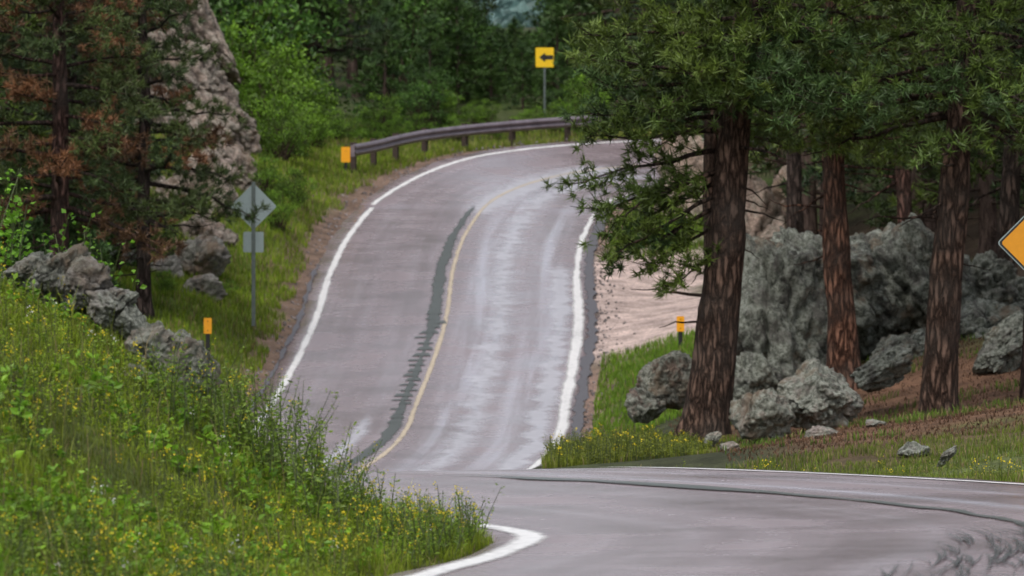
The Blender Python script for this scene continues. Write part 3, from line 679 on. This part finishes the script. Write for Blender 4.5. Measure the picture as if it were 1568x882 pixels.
# distant forest on the far hill
mb = MB(); r = R(9); n = 3000
yy = 420+900*r.rand(n); xx = (r.rand(n)-.5)*yy*.30; zz = terrain(xx, yy)
m = 22
hh = 7+6*r.rand(n); t = r.rand(n, m)
P = np.stack([xx[:, None]+r.randn(n, m)*(1-t)*1.3, yy[:, None]+r.randn(n, m)*(1-t)*1.3, zz[:, None]+t*hh[:, None]], -1).reshape(-1, 3)
cc = np.array([.13, .21, .19])*(.6+.8*r.rand(n, 1)); cc = np.repeat(cc, m, 0)  # leaf colour carries a painted blue-green haze of distance
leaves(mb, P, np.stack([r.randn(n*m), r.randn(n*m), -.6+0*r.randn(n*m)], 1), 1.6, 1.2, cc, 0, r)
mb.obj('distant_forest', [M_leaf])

# ------------------------------------------------------------------ deciduous shrubs
def shrub(seed, Rx, H, nclump, nleaf, ls, c1, c2, trunk=False):
    r = R(seed); mb = MB(); 
    cl = norm(r.randn(nclump, 3))*(r.rand(nclump, 1)**.4); cl = cl*np.array([Rx, Rx, H*.5])+np.array([0, 0, H*.52])
    for c in cl:
        b = np.array([r.randn()*.12*Rx, r.randn()*.12*Rx, 0]); mid = (b+c)/2+r.randn(3)*.08*Rx
        tube(mb, [b, mid, c], [.02+.008*H, .014, .005], 4, (.08, .06, .045), 0)
    P = np.repeat(cl, nleaf, 0)+r.randn(nclump*nleaf, 3)*Rx*np.array([.16, .16, .08])
    tone = (.35+1.*r.rand(nclump, 1)**1.3)
    c = np.repeat((np.array(c1)+(np.array(c2)-np.array(c1))*r.rand(nclump, 1))*tone, nleaf, 0)*(.75+.5*r.rand(nclump*nleaf, 1))
    leaves(mb, P, r.randn(nclump*nleaf, 3)+np.array([0, 0, -.3]), ls*(.7+.6*r.rand(nclump*nleaf)), ls*.6, c, 1, r)
    return mb
BR1, BR2 = (.11, .22, .02), (.20, .36, .03)
sv = [shrub(300+i, 1., 2.0, 50, 60, .085, BR1, BR2).mesh('green_shrub_mesh', [M_fbark, M_leaf]) for i in range(3)]
sd_ = [shrub(310+i, 1., 2.6, 60, 70, .085, (.06, .14, .03), (.12, .25, .04)).mesh('deciduous_tree_mesh', [M_fbark, M_leaf]) for i in range(2)]
def shr(x, y, s, k=0, nm='green_shrub'): link(nm, (sv+sd_)[k], (x, y, tz(x, y)-.1), rr.rand()*6, s)
for (u, d, s, k) in [(430, 166, .9, 0), (448, 170, 1.0, 1), (480, 176, .7, 2), (450, 158, .6, 0), (425, 152, .6, 1), (420, 172, 1.4, 2), (510, 182, .6, 0), (465, 184, 1.2, 1), (430, 182, 1.6, 0), (405, 156, .7, 2),
                     (350, 140, .25, 2), (560, 196, .7, 2), (600, 198, .6, 1), (640, 199, .6, 0), (700, 200, .5, 1), (530, 190, .7, 2), (760, 200, .4, 2), (20, 120, .6, 1), (250, 134, .35, 0), (800, 204, .5, 1), (850, 203, .6, 0), (880, 200, .7, 2), (900, 204, 1.1, 1), (370, 182, 1.8, 1),
                     (585, 202, .8, 0), (680, 206, .8, 1), (725, 206, .6, 2), (745, 208, .5, 0), (820, 207, .45, 1), (390, 188, 2.4, 0)]:
    shr((u-784)/8711*d, d, s, k)
for (u, d, s, k) in [(620, 212, 1.9, 3), (680, 216, 1.7, 4), (590, 222, 1.8, 4), (760, 242, .9, 3), (790, 250, .9, 4), (720, 225, 1.2, 3), (650, 205, 1.0, 4), (355, 188, 3., 4), (395, 192, 3., 3), (880, 225, 1.8, 3), (860, 219, 1.2, 4), (810, 228, .7, 3), (740, 216, .8, 4)]:
    shr((u-784)/8711*d, d, s, k, 'deciduous_tree')

# ------------------------------------------------------------------ ground grass (verges)
def scatter(n, x0, x1, y0, y1, seed, mask=None, smin=3.85):
    r = R(seed); x = x0+(x1-x0)*r.rand(n); y = y0+(y1-y0)*r.rand(n)
    z, s, k = terrain(x, y, True); ok = np.abs(s) > smin
    if mask is not None: ok &= mask(x, y, s)
    return np.stack([x, y, z], 1)[ok], r
mb = MB()
def gcol(r, n, a, b, dry=.06):
    c = np.array(a)+(np.array(b)-np.array(a))*r.rand(n, 1); d = r.rand(n) < dry; c[d] = np.array([.32, .25, .12])*(.7+.5*r.rand(d.sum(), 1)); return c
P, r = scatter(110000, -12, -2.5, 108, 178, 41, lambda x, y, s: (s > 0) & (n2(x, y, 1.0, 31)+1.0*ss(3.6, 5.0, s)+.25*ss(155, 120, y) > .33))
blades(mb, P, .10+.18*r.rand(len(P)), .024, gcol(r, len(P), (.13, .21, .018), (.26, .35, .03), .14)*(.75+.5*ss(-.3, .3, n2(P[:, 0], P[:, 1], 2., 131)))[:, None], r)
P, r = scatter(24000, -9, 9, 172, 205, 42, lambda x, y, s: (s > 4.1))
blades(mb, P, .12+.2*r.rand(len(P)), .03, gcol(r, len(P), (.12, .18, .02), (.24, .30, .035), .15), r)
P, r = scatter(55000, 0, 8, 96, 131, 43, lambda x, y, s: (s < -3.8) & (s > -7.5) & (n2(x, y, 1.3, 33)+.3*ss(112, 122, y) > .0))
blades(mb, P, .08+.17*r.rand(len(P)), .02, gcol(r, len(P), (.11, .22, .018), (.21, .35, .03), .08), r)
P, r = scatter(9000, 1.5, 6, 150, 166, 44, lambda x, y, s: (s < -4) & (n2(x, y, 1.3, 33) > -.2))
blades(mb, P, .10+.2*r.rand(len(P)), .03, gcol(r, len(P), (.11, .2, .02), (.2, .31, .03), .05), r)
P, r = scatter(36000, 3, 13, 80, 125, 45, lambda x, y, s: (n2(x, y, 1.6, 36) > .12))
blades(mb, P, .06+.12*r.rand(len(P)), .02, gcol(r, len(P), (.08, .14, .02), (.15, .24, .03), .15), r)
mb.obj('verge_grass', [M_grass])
mb = MB()
P, r = scatter(26000, 3, 13, 78, 120, 48, None)
blades(mb, P, .03+.06*r.rand(len(P)), .02, np.array([.15, .085, .05])*(.4+1.2*r.rand(len(P), 1)), r, 1.2)
mb.obj('pine_litter', [M_grass])
mb = MB()
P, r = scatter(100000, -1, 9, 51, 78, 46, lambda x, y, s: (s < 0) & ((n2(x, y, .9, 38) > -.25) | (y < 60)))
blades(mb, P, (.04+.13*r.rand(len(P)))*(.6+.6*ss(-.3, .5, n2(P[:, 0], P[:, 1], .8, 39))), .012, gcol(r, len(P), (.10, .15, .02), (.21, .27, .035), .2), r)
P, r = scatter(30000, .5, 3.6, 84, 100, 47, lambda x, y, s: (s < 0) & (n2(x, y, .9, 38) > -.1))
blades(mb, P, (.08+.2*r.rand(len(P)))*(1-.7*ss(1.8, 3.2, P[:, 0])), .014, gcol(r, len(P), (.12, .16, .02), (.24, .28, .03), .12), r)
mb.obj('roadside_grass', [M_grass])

def weeds(name, P, H, seed, nl=12, ls=.035, c1=(.08, .17, .02), c2=(.15, .28, .03), flower=0, lean=.25, wratio=.5, fc=(.78, .62, .03), fs=.012, stem=.0022, clump=0):
    r = R(seed); n = len(P); mb = MB()
    H = np.zeros(n)+H; az = r.rand(n)*6.28; ld = np.stack([np.cos(az), np.sin(az), np.zeros(n)], 1)*(lean*r.rand(n))[:, None]
    top = P+np.stack([0*H, 0*H, H], 1)+ld*H[:, None]
    mid = (P+top)/2-ld*H[:, None]*.15
    for a in (0, 1):
        sd = np.array([[1., 0, 0], [0, 1., 0]][a])*stem
        V = np.stack([P-sd, P+sd, mid+sd, mid-sd, top+sd*.5, top-sd*.5], 1).reshape(-1, 3); i = np.arange(n)*6
        mb.add(V, (.09, .12, .04), quads=np.concatenate([np.stack([i, i+1, i+2, i+3], 1), np.stack([i+3, i+2, i+4, i+5], 1)]))
    t = .15+.85*r.rand(n, nl); pos = P[:, None]*(1-t)[..., None]**2+2*mid[:, None]*(t*(1-t))[..., None]+top[:, None]*(t**2)[..., None]
    d = r.randn(n, nl, 3); d[..., 2] = .35+.3*r.randn(n, nl)
    off = norm(d)*(H[:, None, None]*.08*r.rand(n, nl)[..., None]); pos = pos+off*1.0
    c = (np.array(c1)+(np.array(c2)-np.array(c1))*r.rand(n, 1, 1))*(.75+.5*r.rand(n, nl, 1)); L = ls*(.6+.7*r.rand(n, nl))*(1.15-.5*t)
    leaves(mb, pos.reshape(-1, 3), d.reshape(-1, 3), L.ravel(), L.ravel()*wratio, c.reshape(-1, 3), 0, r)
    if flower:
        k = r.rand(n) < flower; q = top[k]; m = 7
        q = np.repeat(q, m, 0)+r.randn(len(q)*m, 3)*np.array([.014, .014, .022])
        leaves(mb, q, r.randn(len(q), 3), fs, fs, np.tile(np.array(fc), (len(q), 1)), 0, r, 0)
    return mb.obj(name, [M_leaf])
# --- near bank
bank = lambda x, y, s: (s > 0) & (x < .6)
mb = MB()
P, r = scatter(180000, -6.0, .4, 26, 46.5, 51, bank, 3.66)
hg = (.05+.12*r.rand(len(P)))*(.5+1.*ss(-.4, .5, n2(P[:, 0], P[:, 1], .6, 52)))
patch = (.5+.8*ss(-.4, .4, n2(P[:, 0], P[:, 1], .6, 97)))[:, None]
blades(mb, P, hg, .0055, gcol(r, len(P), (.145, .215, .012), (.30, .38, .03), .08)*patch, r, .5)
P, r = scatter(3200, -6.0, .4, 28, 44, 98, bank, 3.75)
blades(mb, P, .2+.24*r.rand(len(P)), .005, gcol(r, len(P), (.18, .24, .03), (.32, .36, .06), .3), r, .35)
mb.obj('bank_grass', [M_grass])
P, r = scatter(16000, -6.0, .3, 26, 45, 53, lambda x, y, s: (s > 0) & (n2(x, y, .7, 54) > -.25), 3.8)
weeds('low_weeds', P, .06+.11*r.rand(len(P)), 55, nl=9, ls=.038, flower=.05, c1=(.14, .23, .015), c2=(.29, .40, .025))
P, r = scatter(3200, -6.0, .1, 26, 43, 56, lambda x, y, s: (s > 0) & (n2(x, y, .9, 57) > -.05), 3.9)
weeds('broadleaf_weeds', P, .10+.14*r.rand(len(P)), 58, nl=8, ls=.08, wratio=.6, c1=(.12, .26, .02), c2=(.25, .43, .03))
P, r = scatter(1900, -5.5, .3, 28, 43.5, 59, lambda x, y, s: (s > 0) & (n2(x, y, 1.0, 60) > .05), 3.75)
weeds('yellow_wildflowers', P, .15+.18*r.rand(len(P)), 61, nl=14, ls=.03, flower=.75, wratio=.35, c1=(.14, .2, .02), c2=(.26, .33, .03), fs=.015)
P, r = scatter(2500, -5.5, .2, 33, 43.5, 62, lambda x, y, s: (s > 0), 3.8)
k = R(1).rand(len(P)) < .03
weeds('white_wildflowers', P[k], .2, 63, nl=10, ls=.03, flower=1., fc=(.75, .75, .7), fs=.014)
P, r = scatter(2600, -6.0, -.5, 30, 43.5, 162, lambda x, y, s: (s > 0) & (n2(x, y, .8, 163) > .2), 4.2)
weeds('purple_brown_weeds', P, .1+.14*r.rand(len(P)), 164, nl=14, ls=.02, c1=(.07, .06, .04), c2=(.13, .12, .05), wratio=.4)
# leggy shrubs on the bank's shoulder
def line_pts(pairs, n, seed, jx=.12, jy=.5):
    r = R(seed); out = []
    for (u, d) in pairs:
        x = (u-784)/8711*d+r.randn(n)*jx; y = d+r.randn(n)*jy; out.append(np.stack([x, y, terrain(x, y)], 1))
    P = np.concatenate(out); s, _, _ = road_query(P[:, 0], P[:, 1]); return P[np.abs(s) > 3.7], r
SH = dict(c1=(.10, .18, .02), c2=(.24, .35, .04), stem=.0035)
P, r = line_pts([(400, 40.8), (425, 41.0), (450, 40.8), (475, 40.8), (380, 41.2)], 20, 64)
weeds('leafy_shrub', P, .36+.42*r.rand(len(P)), 65, nl=32, ls=.046, flower=.1, lean=.5, wratio=.45, **SH)
P, r = line_pts([(520, 40.3), (550, 40.3), (500, 40.0), (350, 40.6), (300, 40.3), (250, 40)], 18, 66)
weeds('leafy_shrub', P, .26+.32*r.rand(len(P)), 67, nl=28, ls=.042, flower=.3, lean=.5, wratio=.45, **SH)
P, r = line_pts([(640, 39.5), (665, 39.8), (690, 40.1), (650, 39.0), (600, 39.5), (710, 40.3), (725, 40.6)], 26, 68, .1, .4)
weeds('leafy_shrub', P, .17+.26*r.rand(len(P)), 69, nl=26, ls=.036, flower=.6, lean=.5, wratio=.4, **SH)
P, r = line_pts([(0, 43.0), (20, 43.2), (-15, 42.8), (100, 43.0), (130, 43.1), (160, 43.1)], 5, 70, .07, .2)
Hs = np.where(P[:, 0] < -3.6, 1.0, .95)*(.75+.35*r.rand(len(P)))
weeds('aspen_sapling', P, Hs, 71, nl=26, ls=.065, lean=.4, c1=(.10, .24, .02), c2=(.20, .42, .03), wratio=.75, stem=.005)
P, r = line_pts([(60, 31), (160, 32), (20, 33), (260, 33), (110, 34.5), (330, 34.5)], 26, 72, .16, .4)
weeds('leafy_shrub', P, .16+.24*r.rand(len(P)), 172, nl=26, ls=.04, flower=.2, lean=.4, c1=(.08, .14, .02), c2=(.20, .29, .04), wratio=.4)
# weeds at the right verge
P, r = scatter(1500, .6, 3.0, 84, 98, 73, lambda x, y, s: s < -3.9)
weeds('tall_weeds', P, (.2+.3*r.rand(len(P)))*(1-.6*ss(1.8, 3.0, P[:, 0])), 74, nl=20, ls=.055, flower=.06, c1=(.13, .17, .02), c2=(.25, .28, .03), fs=.03, wratio=.4, stem=.005)
P, r = scatter(1500, 1.5, 8, 53, 66, 75, lambda x, y, s: (s < -4) & (n2(x, y, 1., 76) > 0))
weeds('tall_weeds', P, .1+.17*r.rand(len(P)), 77, nl=14, ls=.03, flower=.12, c1=(.11, .15, .02), c2=(.21, .26, .03), fs=.018, wratio=.4)
# gravel along road edges
mb = MB(); r = R(88)
kk = r.randint(at_y(52), at_y(180), 2600); sgn = np.where(r.rand(2600) < .5, 1, -1); s = sgn*(3.6+.35*np.abs(r.randn(2600)))
Pp = road_pt(kk, s); zz = terrain(Pp[:, 0], Pp[:, 1]); Pp[:, 2] = np.maximum(zz, Pp[:, 2]-.05)+.005
bmx = norm(np.array([[1, 1, 1], [-1, -1, 1], [-1, 1, -1], [1, -1, -1]], float))
tf = np.array([[0, 2, 1], [0, 1, 3], [0, 3, 2], [1, 2, 3]])
sz = .02+.05*r.rand(2600)**2
V = (Pp[:, None]+bmx[None]*sz[:, None, None]*(.7+.6*r.rand(2600, 4, 1))).reshape(-1, 3)
cg = np.repeat(np.array([.19, .17, .17])*(.5+1.*r.rand(2600, 1)), 4, 0)
mb.add(V, cg, tris=(np.arange(2600)[:, None, None]*4+tf[None]).reshape(-1, 3))
mb.obj('gravel', [M_ground])

# ------------------------------------------------------------------ signs, markers, guardrail
def box(mb, c, s, mat, rz=0):
    v = np.array([[x, y, z] for x in (-.5, .5) for y in (-.5, .5) for z in (-.5, .5)])*np.array(s)
    ca, sa = cos(rz), sin(rz); v = np.stack([v[:, 0]*ca-v[:, 1]*sa, v[:, 0]*sa+v[:, 1]*ca, v[:, 2]], 1)+np.array(c)
    mb.add(v, (.5, .5, .5), quads=[[0, 1, 3, 2], [4, 6, 7, 5], [0, 4, 5, 1], [2, 3, 7, 6], [0, 2, 6, 4], [1, 5, 7, 3]], mat=mat)
def plate(mb, poly, y, th, z0, mat, x0=0):
    """extruded polygon facing -Y"""
    n = len(poly); F = np.array([[p[0]+x0, y, p[1]+z0] for p in poly]); B = F+np.array([0, th, 0])
    V = np.concatenate([F, B, [F.mean(0)], [B.mean(0)]]); i = np.arange(n); j = (i+1) % n
    T_ = np.concatenate([np.stack([i, j, np.full(n, 2*n)], 1), np.stack([j+n, i+n, np.full(n, 2*n+1)], 1)])
    mb.add(V, (.5, .5, .5), tris=T_, quads=np.stack([j, i, i+n, j+n], 1), mat=mat)
def rrect(w, h, rad, rot=0, k=5):
    out = []
    for (cx, cy, a0) in ((w/2-rad, h/2-rad, 0), (-w/2+rad, h/2-rad, 90), (-w/2+rad, -h/2+rad, 180), (w/2-rad, -h/2+rad, 270)):
        for q in range(k):
            a = radians(a0+90*q/(k-1)); out.append((cx+rad*cos(a), cy+rad*sin(a)))
    c, s = cos(rot), sin(rot); return [(x*c-y*s, x*s+y*c) for x, y in out]
def upost(mb, h, mat, y=0.02, w=.06):
    box(mb, (0, y, h/2-.2), (w*.45, .008, h+.4), mat)
    for sx in (-1, 1):
        box(mb, (sx*(w*.225+.004), y+.016, h/2-.2), (.008, .036, h+.4), mat); box(mb, (sx*(w*.225+.016), y+.037, h/2-.2), (.02, .006, h+.4), mat)
# warning sign seen from the back, with plaque
mb = MB(); x, y = -6.09, 134.; z = tz(x, y)
upost(mb, 3.0, 1, -.045, .09)
plate(mb, rrect(.78, .78, .05, pi/4), 0, .004, 2.42, 0); plate(mb, rrect(.48, .48, .03), 0, .004, 1.58, 0)
for zz in (2.2, 2.62, 1.45, 1.7): box(mb, (0, .007, zz), (.02, .008, .02), 1); box(mb, (0, -.055, zz), (.025, .014, .025), 1)
plate(mb, rrect(.74, .74, .05, pi/4), .006, .002, 2.42, 2)
zs = px(388, 316, 134)[2]-2.42
mb.obj('warning_sign', [M_alu, M_post, M_yel], (x, y, zs))
# amber diamond at the right edge, facing the viewer
mb = MB(); y = 78.; x = (1588-784)/8711*y; z0 = tz(x, y); hc = px(1588, 372, y)[2]-z0
upost(mb, hc+.3, 1, .01, .07)
plate(mb, rrect(.78, .78, .05, pi/4), 0, .004, hc, 2); plate(mb, rrect(.755, .755, .045, pi/4), -.003, .002, hc, 1); plate(mb, rrect(.70, .70, .04, pi/4), -.006, .002, hc, 0)
pa = [(-.05, -.25), (.05, -.25), (.05, .05), (.15, .05), (0, .25), (-.15, .05), (-.05, .05)]
plate(mb, pa, -.009, .002, hc, 1)
mb.obj('diamond_warning_sign', [M_amber, M_blk, M_alu], (x, y, z0))
# arrow sign
mb = MB(); y = 208.; x = (834-784)/8711*y; z0 = tz(x, y); hc = px(834, 88, y)[2]-z0
upost(mb, hc+.25, 1, .01, .07)
plate(mb, rrect(.66, .72, .04), 0, .004, hc, 0)
plate(mb, [(-.2, 0), (.0, .17), (.0, .08), (.31, .08), (.31, -.08), (.0, -.08), (.0, -.17)], -.004, .002, hc, 2)
mb.obj('arrow_sign', [M_yel, M_post, M_blk], (x, y, z0))
# delineators
def delin(u, v, d, nm='delineator_post'):
    mb = MB(); x = (u-784)/8711*d; z0 = tz(x, d); hc = px(u, v, d)[2]-z0
    upost(mb, hc+.15, 1, .012, .09); plate(mb, rrect(.17, .34, .02), 0, .005, hc, 0)
    for zz in (-.1, .1): box(mb, (0, -.004, hc+zz), (.02, .006, .02), 1)
    mb.obj(nm, [M_orange, M_blk], (x, d, z0))
delin(318, 499, 122); delin(1042, 496, 126)
# guardrail
k = np.arange(at_y(168.2), at_y(184)+60)
gp = np.stack([RC[k, 0]+LN[k, 0]*4.9, RC[k, 1]+LN[k, 1]*4.9], 1); gz = terrain(gp[:, 0], gp[:, 1])
gz = np.convolve(np.pad(gz, 12, mode='edge'), np.ones(25)/25, 'valid')+.10
prof = [(-.175, 0), (-.16, .03), (-.10, .075), (-.06, .08), (-.03, .02), (0, 0.0), (.03, .02), (.06, .08), (.10, .075), (.16, .03), (.175, 0)]
mb = MB(); n = len(k); npf = len(prof)
V = np.array([[gp[i, 0]-LN[k[i], 0]*o, gp[i, 1]-LN[k[i], 1]*o, gz[i]+.58+h] for i in range(n) for (h, o) in prof])
a = np.arange(n-1)[:, None]*npf; j = np.arange(npf-1)[None]
mb.add(V, (.5, .5, .5), quads=np.stack([a+j, a+j+1, a+npf+j+1, a+npf+j], -1).reshape(-1, 4), smooth=True)
for i in range(2, n, 8):
    ang = math.atan2(tan[k[i], 1], tan[k[i], 0])
    box(mb, (gp[i, 0]+LN[k[i], 0]*.14, gp[i, 1]+LN[k[i], 1]*.14, gz[i]+.2), (.15, .16, 1.2), 1, ang)
    box(mb, (gp[i, 0]+LN[k[i], 0]*.03, gp[i, 1]+LN[k[i], 1]*.03, gz[i]+.58), (.1, .06, .22), 1, ang)
box(mb, (gp[0, 0]-.02, gp[0, 1]-.04, gz[0]+.56), (.12, .05, .34), 0)
mb.obj('guardrail', [M_rail, M_wood])
mb = MB(); upost(mb, .7, 1, .012, .06); plate(mb, rrect(.27, .46, .03), 0, .006, .45, 0); box(mb, (0, -.004, .55), (.02, .006, .02), 1)
mb.obj('guardrail_end_marker', [M_orange, M_blk], (gp[0, 0]-.22, gp[0, 1]-.25, gz[0]))

# ------------------------------------------------------------------ camera, light
cam = bpy.data.cameras.new('camera'); co = bpy.data.objects.new('camera', cam); bpy.context.scene.collection.objects.link(co)
cam.lens = 200; cam.sensor_width = 36; cam.clip_start = .5; cam.clip_end = 9000
co.location = (0, 0, 0); co.rotation_euler = (radians(90)-math.atan(141/8711), 0, 0)
cam.dof.use_dof = True; cam.dof.focus_distance = 58; cam.dof.aperture_fstop = 5.6
bpy.context.scene.camera = co
w = bpy.data.worlds.new('World'); bpy.context.scene.world = w; w.use_nodes = True
nd = w.node_tree.nodes; lk = w.node_tree.links; nd.clear()
el, az = radians(58), radians(200)
sky = nd.new('ShaderNodeTexSky'); sky.sky_type = 'NISHITA'; sky.sun_disc = False; sky.sun_elevation = el; sky.sun_rotation = az
sky.air_density = 1.; sky.dust_density = 4; sky.ozone_density = 1.
hs = nd.new('ShaderNodeHueSaturation'); hs.inputs['Saturation'].default_value = .4; hs.inputs['Value'].default_value = 1.4
bg = nd.new('ShaderNodeBackground'); bg.inputs['Strength'].default_value = .15
o = nd.new('ShaderNodeOutputWorld'); lk.new(sky.outputs[0], hs.inputs['Color']); lk.new(hs.outputs[0], bg.inputs[0]); lk.new(bg.outputs[0], o.inputs[0])
sl = bpy.data.lights.new('sun', 'SUN'); sl.energy = 1.0; sl.angle = radians(30); sl.color = (1, .96, .9)
so = bpy.data.objects.new('sun', sl); bpy.context.scene.collection.objects.link(so)
from mathutils import Vector
dv = Vector((sin(az)*cos(el), cos(az)*cos(el), sin(el))); so.rotation_euler = dv.to_track_quat('Z', 'Y').to_euler()
sc = bpy.context.scene; sc.view_settings.view_transform = 'Standard'; sc.view_settings.look = 'None'; sc.view_settings.exposure = 0; sc.view_settings.gamma = 1
